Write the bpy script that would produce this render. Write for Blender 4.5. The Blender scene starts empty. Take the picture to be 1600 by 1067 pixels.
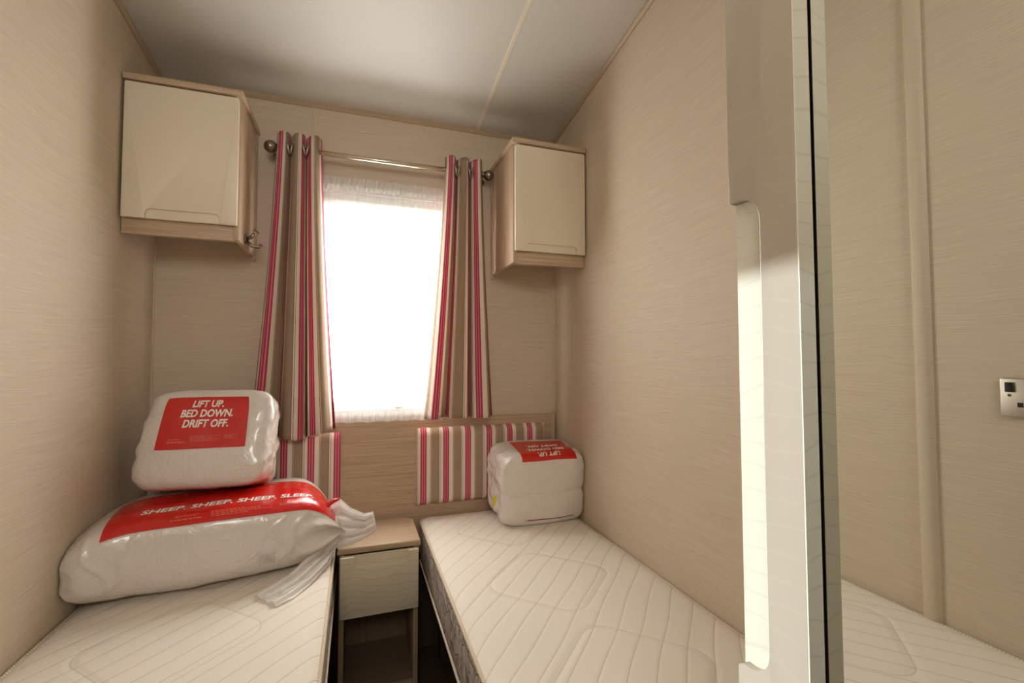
import bpy, bmesh, math, random
from mathutils import Vector, Matrix, noise
sc = bpy.context.scene
COL = sc.collection
R = math.radians
random.seed(4)

# ------------------------------------------------------------------ camera
CAMZ = 1.08
cam_d = bpy.data.cameras.new('camera')
cam_d.sensor_width = 36.0
cam_d.lens = 713.5 / 1600 * 36.0
cam_d.clip_start = 0.02
cam = bpy.data.objects.new('camera', cam_d)
COL.objects.link(cam)
cam.location = (0, 0, CAMZ)
cam.rotation_euler = (R(90 + 2.25), R(0.08), R(-18.82))
sc.camera = cam

# ------------------------------------------------------------------ world, sun, exposure
world = bpy.data.worlds.new('daylight')
sc.world = world
world.use_nodes = True
bgn = world.node_tree.nodes['Background']
bgn.inputs[0].default_value = (1.0, 0.965, 0.89, 1)
bgn.inputs[1].default_value = 10.0

sun_d = bpy.data.lights.new('sun', 'SUN')
sun_d.energy = 3.7
sun_d.color = (0.74, 0.88, 1.0)
sun_d.angle = R(0.55)
sun = bpy.data.objects.new('sun', sun_d)
COL.objects.link(sun)
SUN_EL = 16.5
sun.rotation_euler = Vector((math.cos(R(SUN_EL)), 0.0, -math.sin(R(SUN_EL)))).to_track_quat('-Z', 'Y').to_euler()

def portal(name, loc, rot, sx, sy):
    d = bpy.data.lights.new(name, 'AREA')
    d.shape = 'RECTANGLE'; d.size = sx; d.size_y = sy
    d.cycles.is_portal = True
    o = bpy.data.objects.new(name, d); COL.objects.link(o)
    o.location = loc; o.rotation_euler = rot
    return o
portal('window_portal', (0.12, 2.02, 1.30), (R(-90), 0, 0), 0.66, 0.95)
portal('hall_sun_slit_portal', (-1.62, 0.285, 1.02), (0, R(-90), 0), 1.46, 0.17)
portal('fill_window_portal', (-0.17, -0.70, 1.78), (R(90), 0, 0), 0.52, 0.60)

sc.view_settings.view_transform = 'Standard'
sc.view_settings.look = 'None'
sc.view_settings.gamma = 1.0
sc.view_settings.use_curve_mapping = False
sc.view_settings.exposure = 0.74
sc.cycles.use_denoising = True
sc.cycles.caustics_reflective = False
sc.cycles.caustics_refractive = False
sc.cycles.diffuse_bounces = 6

# ------------------------------------------------------------------ material helpers
def lin(r, g, b):
    f = lambda c: (c / 255 / 12.92) if c / 255 <= 0.04045 else ((c / 255 + 0.055) / 1.055) ** 2.4
    return (f(r), f(g), f(b), 1)

class NT:
    def __init__(s, name):
        s.m = bpy.data.materials.new(name); s.m.use_nodes = True
        s.t = s.m.node_tree; s.b = s.t.nodes['Principled BSDF']; s.out = s.t.nodes['Material Output']
    def n(s, t, **k):
        x = s.t.nodes.new(t)
        for a, v in k.items(): setattr(x, a, v)
        return x
    def l(s, a, b): s.t.links.new(a, b)
    def val(s, sock, v):
        if hasattr(v, 'is_linked') or isinstance(v, bpy.types.NodeSocket): s.l(v, sock)
        else: sock.default_value = v
    def math(s, op, a, b=0.0, c=0.0):
        x = s.n('ShaderNodeMath', operation=op)
        s.val(x.inputs[0], a); s.val(x.inputs[1], b); s.val(x.inputs[2], c)
        return x.outputs[0]
    def mix(s, f, a, b):
        x = s.n('ShaderNodeMix', data_type='RGBA')
        s.val(x.inputs[0], f); s.val(x.inputs[6], a); s.val(x.inputs[7], b)
        return x.outputs[2]
    def obj(s): return s.n('ShaderNodeTexCoord').outputs['Object']
    def uv(s): return s.n('ShaderNodeTexCoord').outputs['UV']
    def mapping(s, v, scale=(1, 1, 1), rot=(0, 0, 0), loc=(0, 0, 0)):
        x = s.n('ShaderNodeMapping'); s.l(v, x.inputs[0])
        x.inputs['Scale'].default_value = scale; x.inputs['Rotation'].default_value = rot; x.inputs['Location'].default_value = loc
        return x.outputs[0]
    def noise(s, v, scale, detail=3, rough=0.5, dist=0.0):
        x = s.n('ShaderNodeTexNoise'); s.l(v, x.inputs['Vector'])
        x.inputs['Scale'].default_value = scale; x.inputs['Detail'].default_value = detail
        x.inputs['Roughness'].default_value = rough; x.inputs['Distortion'].default_value = dist
        return x.outputs['Fac']
    def ramp(s, f, stops, interp='LINEAR'):
        x = s.n('ShaderNodeValToRGB'); s.l(f, x.inputs[0]); r = x.color_ramp; r.interpolation = interp
        while len(r.elements) > 1: r.elements.remove(r.elements[-1])
        r.elements[0].position = stops[0][0]; r.elements[0].color = stops[0][1]
        for p, c in stops[1:]:
            e = r.elements.new(p); e.color = c
        return x.outputs[0]
    def bump(s, h, strength=0.3, dist=0.002):
        x = s.n('ShaderNodeBump'); s.l(h, x.inputs['Height'])
        x.inputs['Strength'].default_value = strength; x.inputs['Distance'].default_value = dist
        s.l(x.outputs[0], s.b.inputs['Normal']); return x
    def set(s, base=None, rough=None, metal=None, spec=None, coat=None):
        if base is not None: s.val(s.b.inputs['Base Color'], base)
        if rough is not None: s.val(s.b.inputs['Roughness'], rough)
        if metal is not None: s.b.inputs['Metallic'].default_value = metal
        if spec is not None: s.b.inputs['Specular IOR Level'].default_value = spec
        if coat is not None: s.b.inputs['Coat Weight'].default_value = coat
        return s

def c4(r, g, b): return (r, g, b, 1)

def simple(name, col, rough=0.5, metal=0.0, spec=0.5, nscale=60, namp=0.04, bump=0.0):
    m = NT(name); o = m.obj()
    f = m.noise(o, nscale)
    dark = tuple(c * (1 - namp) for c in col[:3]) + (1,); lite = tuple(min(1, c * (1 + namp)) for c in col[:3]) + (1,)
    m.set(m.mix(f, dark, lite), rough, metal, spec)
    if bump: m.bump(f, bump, 0.001)
    return m.m

def wallpaper(name, along):
    """beige wall board with fine wavering horizontal fibres; along = axis the fibres follow"""
    m = NT(name); o = m.obj()
    warp = m.n('ShaderNodeTexNoise'); m.l(o, warp.inputs['Vector']); warp.inputs['Scale'].default_value = 3.0; warp.inputs['Detail'].default_value = 2
    off = m.n('ShaderNodeVectorMath', operation='MULTIPLY_ADD')
    m.l(warp.outputs['Color'], off.inputs[0]); off.inputs[1].default_value = (0, 0, 0.05); m.l(o, off.inputs[2])
    s1 = (5, 5, 300); s2 = (14, 14, 640)
    a = m.noise(m.mapping(off.outputs[0], s1), 1.0, 3, 0.6)
    b = m.noise(m.mapping(off.outputs[0], s2), 1.0, 2, 0.5)
    f = m.math('ADD', m.math('MULTIPLY', a, 0.6), m.math('MULTIPLY', b, 0.4))
    col = m.ramp(f, [(0.32, c4(0.545, 0.455, 0.35)), (0.52, c4(0.61, 0.52, 0.405)), (0.72, c4(0.675, 0.58, 0.46))])
    m.set(col, 0.62, spec=0.3); m.bump(f, 0.35, 0.0012)
    return m.m

def wood(name, axis, ca, cb, scale=1.0):
    m = NT(name); o = m.obj()
    sx = {'x': (2.2, 120, 120), 'y': (120, 2.2, 120), 'z': (120, 120, 2.2)}[axis]
    sx = tuple(q * scale for q in sx)
    a = m.noise(m.mapping(o, sx), 1.0, 4, 0.65, 0.6)
    b = m.noise(m.mapping(o, tuple(q * 4 for q in sx)), 1.0, 2, 0.5)
    f = m.math('ADD', m.math('MULTIPLY', a, 0.7), m.math('MULTIPLY', b, 0.3))
    m.set(m.ramp(f, [(0.3, ca), (0.5, tuple((ca[i] * .4 + cb[i] * .6) for i in range(3)) + (1,)), (0.68, cb)]), 0.45, spec=0.4)
    m.bump(f, 0.12, 0.0008)
    return m.m

def wavy_gloss(name, col, rough, line=0.86, axis='x', coat=0.0):
    """cream gloss board with a faint pattern of wandering thin wave lines"""
    m = NT(name); o = m.obj()
    w = m.n('ShaderNodeTexWave', wave_type='BANDS', bands_direction='Z', wave_profile='SIN')
    m.l(m.mapping(o, (1, 1, 1)), w.inputs['Vector'])
    w.inputs['Scale'].default_value = 7.0; w.inputs['Distortion'].default_value = 5.0
    w.inputs['Detail'].default_value = 1.0; w.inputs['Detail Scale'].default_value = 1.2
    d = m.math('ABSOLUTE', m.math('SUBTRACT', w.outputs['Fac'], 0.5))
    ln = m.ramp(d, [(0.0, c4(1, 1, 1)), (0.10, c4(0, 0, 0))])
    dk = tuple(c * line for c in col[:3]) + (1,)
    m.set(m.mix(ln, col, dk), rough, spec=0.5, coat=coat)
    return m.m

STRIPE = [(0.0, lin(176, 14, 72)), (0.062, lin(226, 120, 150)), (0.098, lin(176, 14, 72)), (0.160, lin(226, 120, 150)),
          (0.196, lin(176, 14, 72)), (0.258, lin(236, 222, 208)), (0.43, lin(92, 74, 52)), (0.452, lin(214, 196, 172)), (0.475, lin(160, 136, 112)),
          (0.80, lin(92, 74, 52)), (0.818, lin(236, 222, 208)), (0.86, lin(92, 74, 52)), (0.878, lin(236, 222, 208))]
def stripes(name, trans):
    m = NT(name); u = m.n('ShaderNodeSeparateXYZ'); m.l(m.uv(), u.inputs[0])
    f = m.math('FRACT', u.outputs[0])
    col = m.ramp(f, STRIPE, 'CONSTANT')
    weave = m.noise(m.mapping(m.uv(), (180, 900, 1)), 1.0, 2)
    col2 = m.mix(m.math('MULTIPLY', weave, 0.25), col, c4(0.55, 0.48, 0.42))
    m.set(col2, 0.85, spec=0.15); m.bump(weave, 0.15, 0.0006)
    if trans:
        t = m.n('ShaderNodeBsdfTranslucent'); m.l(col2, t.inputs[0])
        x = m.n('ShaderNodeMixShader'); x.inputs[0].default_value = trans
        m.l(m.b.outputs[0], x.inputs[1]); m.l(t.outputs[0], x.inputs[2]); m.l(x.outputs[0], m.out.inputs[0])
    return m.m

def quilt(name):
    """ticking with diagonal stitch lines and rounded diamond outlines, one every 0.43 m"""
    m = NT(name); s = m.n('ShaderNodeSeparateXYZ'); m.l(m.obj(), s.inputs[0])
    x, y = s.outputs[0], s.outputs[1]
    c = math.sqrt(0.5)
    wav = m.math('MULTIPLY', m.math('SINE', m.math('MULTIPLY', y, 27.0)), 0.0022)
    u = m.math('ADD', m.math('MULTIPLY', m.math('SUBTRACT', y, m.math('MULTIPLY', x, 1.10)), 0.673), wav)
    fr = m.math('FRACT', m.math('DIVIDE', m.math('ADD', u, 5.0), 0.0525))
    dl = m.math('MULTIPLY', m.math('ABSOLUTE', m.math('SUBTRACT', fr, 0.5)), 0.0525)
    # rounded diamond distance
    yy = m.math('MULTIPLY', m.math('SUBTRACT', m.math('FRACT', m.math('DIVIDE', m.math('ADD', y, 4.410), 0.43)), 0.5), 0.43)
    p = m.math('ABSOLUTE', m.math('MULTIPLY', m.math('ADD', m.math('ADD', x, 0.012), yy), c))
    q = m.math('ABSOLUTE', m.math('MULTIPLY', m.math('SUBTRACT', m.math('ADD', x, 0.012), yy), c))
    h, r = 0.140, 0.055
    px = m.math('SUBTRACT', p, h - r); qx = m.math('SUBTRACT', q, h - r)
    mx = m.math('MAXIMUM', px, 0.0); my = m.math('MAXIMUM', qx, 0.0)
    ln = m.math('SQRT', m.math('ADD', m.math('MULTIPLY', mx, mx), m.math('MULTIPLY', my, my)))
    ins = m.math('MINIMUM', m.math('MAXIMUM', px, qx), 0.0)
    dd = m.math('ABSOLUTE', m.math('SUBTRACT', m.math('ADD', ln, ins), r))
    l1 = m.n('ShaderNodeMapRange'); m.l(dl, l1.inputs[0]); l1.inputs[1].default_value = 0.0004; l1.inputs[2].default_value = 0.0016; l1.inputs[3].default_value = 1; l1.inputs[4].default_value = 0
    l2 = m.n('ShaderNodeMapRange'); m.l(dd, l2.inputs[0]); l2.inputs[1].default_value = 0.0004; l2.inputs[2].default_value = 0.0020; l2.inputs[3].default_value = 1; l2.inputs[4].default_value = 0
    weave = m.noise(m.mapping(m.obj(), (900, 900, 900)), 1.0, 2)
    base = m.mix(weave, c4(0.76, 0.70, 0.62), c4(0.84, 0.79, 0.72))
    col = m.mix(m.math('MULTIPLY', l1.outputs[0], 0.55), base, c4(0.40, 0.31, 0.22))
    col = m.mix(m.math('MULTIPLY', l2.outputs[0], 0.45), col, c4(0.45, 0.36, 0.27))
    m.set(col, 0.75, spec=0.2)
    g1 = m.n('ShaderNodeMapRange', interpolation_type='SMOOTHSTEP'); m.l(dl, g1.inputs[0]); g1.inputs[1].default_value = 0; g1.inputs[2].default_value = 0.008
    g2 = m.n('ShaderNodeMapRange', interpolation_type='SMOOTHSTEP'); m.l(dd, g2.inputs[0]); g2.inputs[1].default_value = 0; g2.inputs[2].default_value = 0.016
    hh = m.math('ADD', m.math('MULTIPLY', g1.outputs[0], 0.35), g2.outputs[0])
    lump = m.noise(m.obj(), 14.0, 2)
    hh = m.math('ADD', hh, m.math('MULTIPLY', lump, 0.8))
    m.bump(hh, 0.55, 0.004)
    return m.m

def side_fabric(name):
    m = NT(name); o = m.obj()
    v = m.n('ShaderNodeTexVoronoi', feature='DISTANCE_TO_EDGE'); m.l(m.mapping(o, (14, 20, 30)), v.inputs['Vector']); v.inputs['Scale'].default_value = 1.0
    e = m.ramp(v.outputs['Distance'], [(0.015, c4(0, 0, 0)), (0.06, c4(1, 1, 1))])
    w = m.noise(m.mapping(o, (30, 30, 12)), 1.0, 3, 0.6, 2.0)
    body = m.ramp(w, [(0.40, c4(0.42, 0.35, 0.30)), (0.56, c4(0.66, 0.62, 0.58))])
    m.set(m.mix(e, c4(0.27, 0.21, 0.17), body), 0.8, spec=0.2); m.bump(e, 0.4, 0.003)
    return m.m

def rope(name):
    m = NT(name); o = m.obj()
    w = m.n('ShaderNodeTexWave', wave_type='BANDS', bands_direction='DIAGONAL'); m.l(o, w.inputs['Vector']); w.inputs['Scale'].default_value = 90
    m.set(m.mix(w.outputs['Fac'], c4(0.52, 0.42, 0.30), c4(0.80, 0.71, 0.57)), 0.8, spec=0.2); m.bump(w.outputs['Fac'], 0.5, 0.001)
    return m.m

def plastic(name, col, transl=0.0, wr=0.5, rough=0.22):
    """thin wrapping film over a soft filling: fine creases, sharp sheen"""
    m = NT(name); o = m.obj()
    a = m.noise(o, 11.0, 4, 0.55, 1.2)
    r = m.math('ABSOLUTE', m.math('SUBTRACT', a, 0.5))
    b = m.noise(m.mapping(o, (18, 18, 60)), 1.0, 3, 0.6, 0.8)
    r2 = m.math('ABSOLUTE', m.math('SUBTRACT', m.noise(m.mapping(o, (1, 1, 1), (0.5, 0.3, 0.2)), 27.0, 3, 0.5, 1.5), 0.5))
    h = m.math('ADD', m.math('ADD', m.math('MULTIPLY', r, -3.0), m.math('MULTIPLY', r2, -1.2)), m.math('MULTIPLY', b, 0.2))
    m.set(m.mix(m.noise(o, 5.0), tuple(c * 0.93 for c in col[:3]) + (1,), col), rough, spec=0.5)
    m.b.inputs['Coat Weight'].default_value = 0.5; m.b.inputs['Coat Roughness'].default_value = 0.08
    m.b.inputs['Subsurface Weight'].default_value = 0.0
    m.bump(h, wr, 0.004)
    if transl:
        t = m.n('ShaderNodeBsdfTranslucent'); t.inputs[0].default_value = col
        tp = m.n('ShaderNodeBsdfTransparent')
        x = m.n('ShaderNodeMixShader'); x.inputs[0].default_value = 0.45
        m.l(m.b.outputs[0], x.inputs[1]); m.l(t.outputs[0], x.inputs[2])
        x2 = m.n('ShaderNodeMixShader'); x2.inputs[0].default_value = transl
        m.l(x.outputs[0], x2.inputs[1]); m.l(tp.outputs[0], x2.inputs[2]); m.l(x2.outputs[0], m.out.inputs[0])
    return m.m

def net_mat(name, f0, f1):
    m = NT(name); o = m.obj()
    tp = m.n('ShaderNodeBsdfTransparent'); t = m.n('ShaderNodeBsdfTranslucent'); t.inputs[0].default_value = c4(0.92, 0.92, 0.92)
    d = m.n('ShaderNodeBsdfDiffuse'); d.inputs[0].default_value = c4(0.9, 0.88, 0.86)
    x = m.n('ShaderNodeMixShader'); x.inputs[0].default_value = 0.5; m.l(d.outputs[0], x.inputs[1]); m.l(t.outputs[0], x.inputs[2])
    w = m.noise(m.mapping(o, (160, 160, 6)), 1.0, 2)
    f = m.math('ADD', m.math('MULTIPLY', w, f1), f0)
    x2 = m.n('ShaderNodeMixShader'); m.l(f, x2.inputs[0]); m.l(tp.outputs[0], x2.inputs[1]); m.l(x.outputs[0], x2.inputs[2])
    m.l(x2.outputs[0], m.out.inputs[0])
    return m.m

M = {}
M['wall'] = wallpaper('beige_fibre_wallboard', 'x')
M['ceil'] = simple('ceiling_board', c4(0.535, 0.515, 0.475), 0.55, nscale=220, namp=0.05, bump=0.25)
M['ceiltrim'] = simple('ceiling_batten', c4(0.66, 0.59, 0.48), 0.45)
M['trim'] = simple('beige_trim', c4(0.43, 0.33, 0.22), 0.42)
M['batten'] = wallpaper('batten_wrap', 'z')
M['shade_base'] = simple('shade_lower_board', c4(0.075, 0.05, 0.032), 0.8)  # deep shade low on the back wall, put into the colour
M['carpet'] = simple('brown_carpet', c4(0.09, 0.055, 0.035), 0.95, spec=0.1, nscale=400, namp=0.5, bump=0.8)
WA, WB = c4(0.36, 0.25, 0.16), c4(0.58, 0.44, 0.31)
M['wood_x'] = wood('ash_veneer_x', 'x', WA, WB)
M['wood_y'] = wood('ash_veneer_y', 'y', WA, WB)
M['wood_z'] = wood('ash_veneer_z', 'z', WA, WB)
M['shaded_wood_z'] = wood('shaded_veneer_z', 'z', c4(0.16, 0.105, 0.06), c4(0.27, 0.19, 0.12)); M['shaded_wood_x'] = wood('shaded_veneer_x', 'x', c4(0.13, 0.085, 0.05), c4(0.24, 0.165, 0.10))  # darkened veneer: shade inside the bedside cabinet put into the colour
M['cream'] = wavy_gloss('cream_satin_front', c4(0.74, 0.66, 0.52), 0.42, 0.97)
M['cream_waves'] = wavy_gloss('cream_wave_front', c4(0.74, 0.66, 0.50), 0.28, 0.78)
M['gloss'] = wavy_gloss('cream_gloss_panel', c4(0.33, 0.27, 0.20), 0.16, 1.05)
M['edge'] = wavy_gloss('pale_panel_edge', c4(0.50, 0.45, 0.34), 0.35, 0.9)
M['band'] = wavy_gloss('pale_edge_band', c4(0.62, 0.56, 0.42), 0.4, 0.85)
M['stripe_c'] = stripes('striped_curtain_cloth', 0.20)
M['stripe_p'] = stripes('striped_upholstery', 0.0)
M['quilt'] = quilt('quilted_ticking')
M['side'] = side_fabric('mattress_side_fabric')
M['rope'] = rope('piping_cord')
M['film'] = plastic('white_filling_in_film', c4(0.74, 0.69, 0.64), 0, 0.6)
M['film_tail'] = plastic('clear_film', c4(0.93, 0.91, 0.89), 0.22, 0.8, 0.15)
M['red'] = plastic('red_print', lin(206, 16, 8), 0, 0.30, 0.25)
M['white_ink'] = simple('white_ink', c4(0.88, 0.80, 0.76), 0.4)
M['pale_ink'] = simple('pale_ink', lin(226, 120, 100), 0.4)
M['grey_ink'] = simple('grey_ink', c4(0.50, 0.46, 0.42), 0.5)
M['dark_ink'] = simple('dark_red_ink', lin(120, 20, 24), 0.5)
M['yellow'] = simple('yellow_sticker', lin(214, 200, 20), 0.4)
M['black'] = simple('black_plastic', c4(0.012, 0.011, 0.011), 0.35)
M['steel'] = simple('brushed_steel', c4(0.52, 0.48, 0.42), 0.33, 1.0)
M['pole'] = simple('satin_nickel', c4(0.62, 0.56, 0.46), 0.24, 1.0)
M['bronze'] = simple('dark_pewter', c4(0.24, 0.20, 0.16), 0.25, 1.0)
M['upvc'] = simple('white_upvc', c4(0.82, 0.82, 0.81), 0.3)
M['net'] = net_mat('net_voile', 0.13, 0.20); M['net2'] = net_mat('net_voile_gathered', 0.34, 0.30)
M['lining'] = simple('cream_lining', c4(0.70, 0.62, 0.52), 0.9, spec=0.1)
mm = NT('mirror_silver'); mm.set(c4(0.86, 0.87, 0.82), 0.0, 1.0); M['mirror'] = mm.m
mm = NT('window_glass')
tp = mm.n('ShaderNodeBsdfTransparent'); gl = mm.n('ShaderNodeBsdfGlossy'); gl.inputs['Roughness'].default_value = 0.02
x = mm.n('ShaderNodeMixShader'); x.inputs[0].default_value = 0.05
mm.l(tp.outputs[0], x.inputs[1]); mm.l(gl.outputs[0], x.inputs[2]); mm.l(x.outputs[0], mm.out.inputs[0]); M['glass'] = mm.m

# ------------------------------------------------------------------ object helpers
# vertices are given in room coordinates; each object's origin is set at its own (or its root's) base
def root(name, label, cat, loc, group=None):
    o = bpy.data.objects.new(name, None); COL.objects.link(o)
    o.location = loc; o.empty_display_size = 0.05
    o['label'] = label; o['category'] = cat
    if group: o['group'] = group
    return o

def origin_of(o):
    v = Vector((0, 0, 0))
    while o is not None:
        v = v + o.location; o = o.parent
    return v

def mesh(name, verts, faces, mat, parent=None, smooth=False, uv=None):
    if parent is None:
        xs = [v[0] for v in verts]; ys = [v[1] for v in verts]; zs = [v[2] for v in verts]
        base = Vector(((min(xs) + max(xs)) / 2, (min(ys) + max(ys)) / 2, min(zs)))
    else:
        base = origin_of(parent)
    me = bpy.data.meshes.new(name)
    me.from_pydata([tuple(Vector(v) - base) for v in verts], [], faces)
    me.materials.append(mat)
    if uv:
        l = me.uv_layers.new(name='UVMap')
        for poly in me.polygons:
            for li in poly.loop_indices:
                l.data[li].uv = uv[me.loops[li].vertex_index]
    if smooth:
        for p in me.polygons: p.use_smooth = True
    o = bpy.data.objects.new(name, me); COL.objects.link(o)
    if parent is None: o.location = base
    else: o.parent = parent
    return o

def tag(o, label, cat, group=None):
    o['label'] = label; o['category'] = cat
    if group: o['group'] = group
    return o
def struct(o): o['kind'] = 'structure'; return o

class G:
    """collects geometry"""
    def __init__(s): s.v = []; s.f = []
    def add(s, v, f):
        n = len(s.v); s.v += [tuple(q) for q in v]; s.f += [tuple(i + n for i in q) for q in f]; return s
    def box(s, x0, x1, y0, y1, z0, z1, bev=0.0):
        bm = bmesh.new(); bmesh.ops.create_cube(bm, size=1)
        for v in bm.verts:
            v.co = Vector(((x0 + x1) / 2 + v.co.x * (x1 - x0), (y0 + y1) / 2 + v.co.y * (y1 - y0), (z0 + z1) / 2 + v.co.z * (z1 - z0)))
        if bev: bmesh.ops.bevel(bm, geom=bm.edges[:], offset=bev, segments=2, profile=0.5, affect='EDGES')
        return s.bm(bm)
    def bm(s, bm):
        bm.verts.index_update(); s.add([v.co for v in bm.verts], [[v.index for v in f.verts] for f in bm.faces]); bm.free(); return s
    def prism(s, pts, axis, a, b, bev=0.0):
        """polygon pts (2-D) swept along axis from a to b. axis 'x': pts=(y,z); 'y': (x,z); 'z': (x,y)"""
        def P(p, t): return {'x': (t, p[0], p[1]), 'y': (p[0], t, p[1]), 'z': (p[0], p[1], t)}[axis]
        bm = bmesh.new()
        A = [bm.verts.new(P(p, a)) for p in pts]; B = [bm.verts.new(P(p, b)) for p in pts]
        bm.faces.new(A); bm.faces.new(B[::-1]); n = len(pts)
        for i in range(n): bm.faces.new((A[i], B[i], B[(i + 1) % n], A[(i + 1) % n]))
        bmesh.ops.recalc_face_normals(bm, faces=bm.faces[:])
        if bev:
            es = [e for e in bm.edges if (e.verts[0] in A) == (e.verts[1] in A)]
            bmesh.ops.bevel(bm, geom=es, offset=bev, segments=2, profile=0.5, affect='EDGES')
        return s.bm(bm)
    def tube(s, pts, r, n=10, closed=False, cap=True):
        pts = [Vector(p) for p in pts]; m = len(pts); vs = []; rr = r if hasattr(r, '__len__') else [r] * m
        up = Vector((0, 0, 1))
        for i, p in enumerate(pts):
            a = pts[(i - 1) % m] if (closed or i > 0) else p; b = pts[(i + 1) % m] if (closed or i < m - 1) else p
            t = (b - a).normalized()
            s1 = t.cross(up)
            if s1.length < 1e-3: s1 = t.cross(Vector((0, 1, 0)))
            s1.normalize(); s2 = t.cross(s1).normalized()
            for k in range(n):
                q = 2 * math.pi * k / n; vs.append(p + (s1 * math.cos(q) + s2 * math.sin(q)) * rr[i])
        fs = []
        for i in range(m if closed else m - 1):
            j = (i + 1) % m
            for k in range(n):
                fs.append((i * n + k, i * n + (k + 1) % n, j * n + (k + 1) % n, j * n + k))
        if cap and not closed: fs += [tuple(range(n))[::-1], tuple((m - 1) * n + k for k in range(n))]
        return s.add(vs, fs)
    def build(s, name, mat, parent=None, smooth=False): return mesh(name, s.v, s.f, mat, parent, smooth)

def autosmooth(o, ang=35):
    for p in o.data.polygons: p.use_smooth = True
    bm = bmesh.new(); bm.from_mesh(o.data)
    for e in bm.edges:
        if len(e.link_faces) == 2 and e.calc_face_angle(0) > R(ang): e.smooth = False
    bm.to_mesh(o.data); bm.free(); return o

def box(name, x0, x1, y0, y1, z0, z1, mat, parent=None, bev=0.0):
    o = G().box(x0, x1, y0, y1, z0, z1, bev).build(name, mat, parent)
    if bev: autosmooth(o, 50)
    return o

# ------------------------------------------------------------------ the room shell
XL, XR, YB, YR, ZF = -0.678, 0.860, 1.920, -0.62, -0.08
CZ0 = 2.088; SL = math.tan(R(8.4))
def cz(y): return CZ0 + (YB - y) * SL
T = 0.05; HX0 = -1.60
struct(box('floor', HX0 - 0.04, XR + T, YR - T, YB + T, ZF - 0.05, ZF, M['carpet']))
struct(G().prism([(YR - T, cz(YR - T)), (YB + T, cz(YB + T)), (YB + T, cz(YB + T) + 0.04), (YR - T, cz(YR - T) + 0.04)], 'x', XL - T, XR + T).build('ceiling', M['ceil']))
struct(G().prism([(YR - T, ZF), (YB + T, ZF), (YB + T, cz(YB + T)), (YR - T, cz(YR - T))], 'x', XR, XR + T).build('wall_right', M['wall']))
# left wall with the doorway
DY0, DY1, DZ = -0.36, 0.365, 1.905
g = G()
g.prism([(DY1, ZF), (YB + T, ZF), (YB + T, cz(YB + T)), (DY1, cz(DY1))], 'x', XL - T, XL)
g.prism([(YR - T, ZF), (DY0, ZF), (DY0, cz(DY0)), (YR - T, cz(YR - T))], 'x', XL - T, XL)
g.prism([(DY0, DZ), (DY1, DZ), (DY1, cz(DY1)), (DY0, cz(DY0))], 'x', XL - T, XL)
struct(g.build('wall_left', M['wall']))
g = G(); g.box(XL - T, -0.42, YR - T, YR, ZF, cz(YR)); g.box(0.08, XR + T, YR - T, YR, ZF, cz(YR)); g.box(-0.42, 0.08, YR - T, YR, ZF, 1.50); g.box(-0.42, 0.08, YR - T, YR, 2.06, cz(YR))
struct(g.build('wall_rear', M['wall']))
# back wall with the window hole
WX0, WX1, WZ0, WZ1 = -0.185, 0.425, 0.852, 1.775
g = G()
g.box(XL - T, WX0, YB, YB + T, ZF, CZ0); g.box(WX1, XR + T, YB, YB + T, ZF, CZ0)
g.box(WX0, WX1, YB, YB + T, ZF, WZ0); g.box(WX0, WX1, YB, YB + T, WZ1, CZ0)
struct(g.build('wall_back', M['wall']))
struct(box('shade_board_back', XL, XR, YB - 0.012, YB, ZF, 0.295, M['shade_base']))  # added dark strip standing in for the shade between and under the beds
# trims
struct(G().prism([(YB - 0.012, CZ0 + 0.0018), (YB, CZ0), (YB, CZ0 - 0.016), (YB - 0.005, CZ0 - 0.016), (YB - 0.012, CZ0 - 0.008)], 'x', XL, XR).build('trim_1', M['trim']))
def side_cove(name, x, sgn):
    pts = [(x, 0), (x + sgn * 0.012, 0), (x + sgn * 0.012, -0.006), (x + sgn * 0.005, -0.014), (x, -0.014)]
    v = []
    for y in (YR, YB - 0.001):
        for p in pts: v.append((p[0], y, cz(y) + p[1]))
    n = len(pts); f = [tuple(range(n)), tuple(range(n, 2 * n))[::-1]] + [(i, i + n, (i + 1) % n + n, (i + 1) % n) for i in range(n)]
    o = mesh(name, v, f, M['trim']); struct(o)
    bm = bmesh.new(); bm.from_mesh(o.data); bmesh.ops.recalc_face_normals(bm, faces=bm.faces[:]); bm.to_mesh(o.data); bm.free()
side_cove('trim_2', XL, 1); side_cove('trim_3', XR, -1)
def slopebar(name, x0, x1, h, mat):
    v = []
    for y in (YR, YB - 0.012):
        for (x, d) in ((x0, 0.0), (x0 + 0.002, -h), (x1 - 0.002, -h), (x1, 0.0)): v.append((x, y, cz(y) + d))
    f = [(0, 1, 2, 3), (7, 6, 5, 4), (0, 4, 5, 1), (1, 5, 6, 2), (2, 6, 7, 3), (3, 7, 4, 0)]
    struct(mesh(name, v, f, mat))
slopebar('trim_4', 0.4855, 0.5005, 0.004, M['ceiltrim'])
struct(box('trim_5', -0.175, -0.155, YB - 0.004, YB, WZ1 + 0.03, CZ0 - 0.016, M['batten'], bev=0.0015))
# corner beads and the rounded batten on the left wall (seen in the mirror)
struct(box('trim_6', XL, XL + 0.006, YB - 0.006, YB, 0.86, 2.07, M['batten'], bev=0.001))
struct(box('trim_7', XR - 0.006, XR, YB - 0.006, YB, 0.46, 2.07, M['batten'], bev=0.001))
pts = [(XL, 0.734)] + [(XL + 0.013 * math.sin(math.pi * t / 8) ** 0.4, 0.734 + 0.040 * t / 8) for t in range(1, 8)] + [(XL, 0.774)]
struct(autosmooth(G().prism(pts, 'z', ZF, 2.24).build('trim_8', M['batten']), 60))
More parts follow.
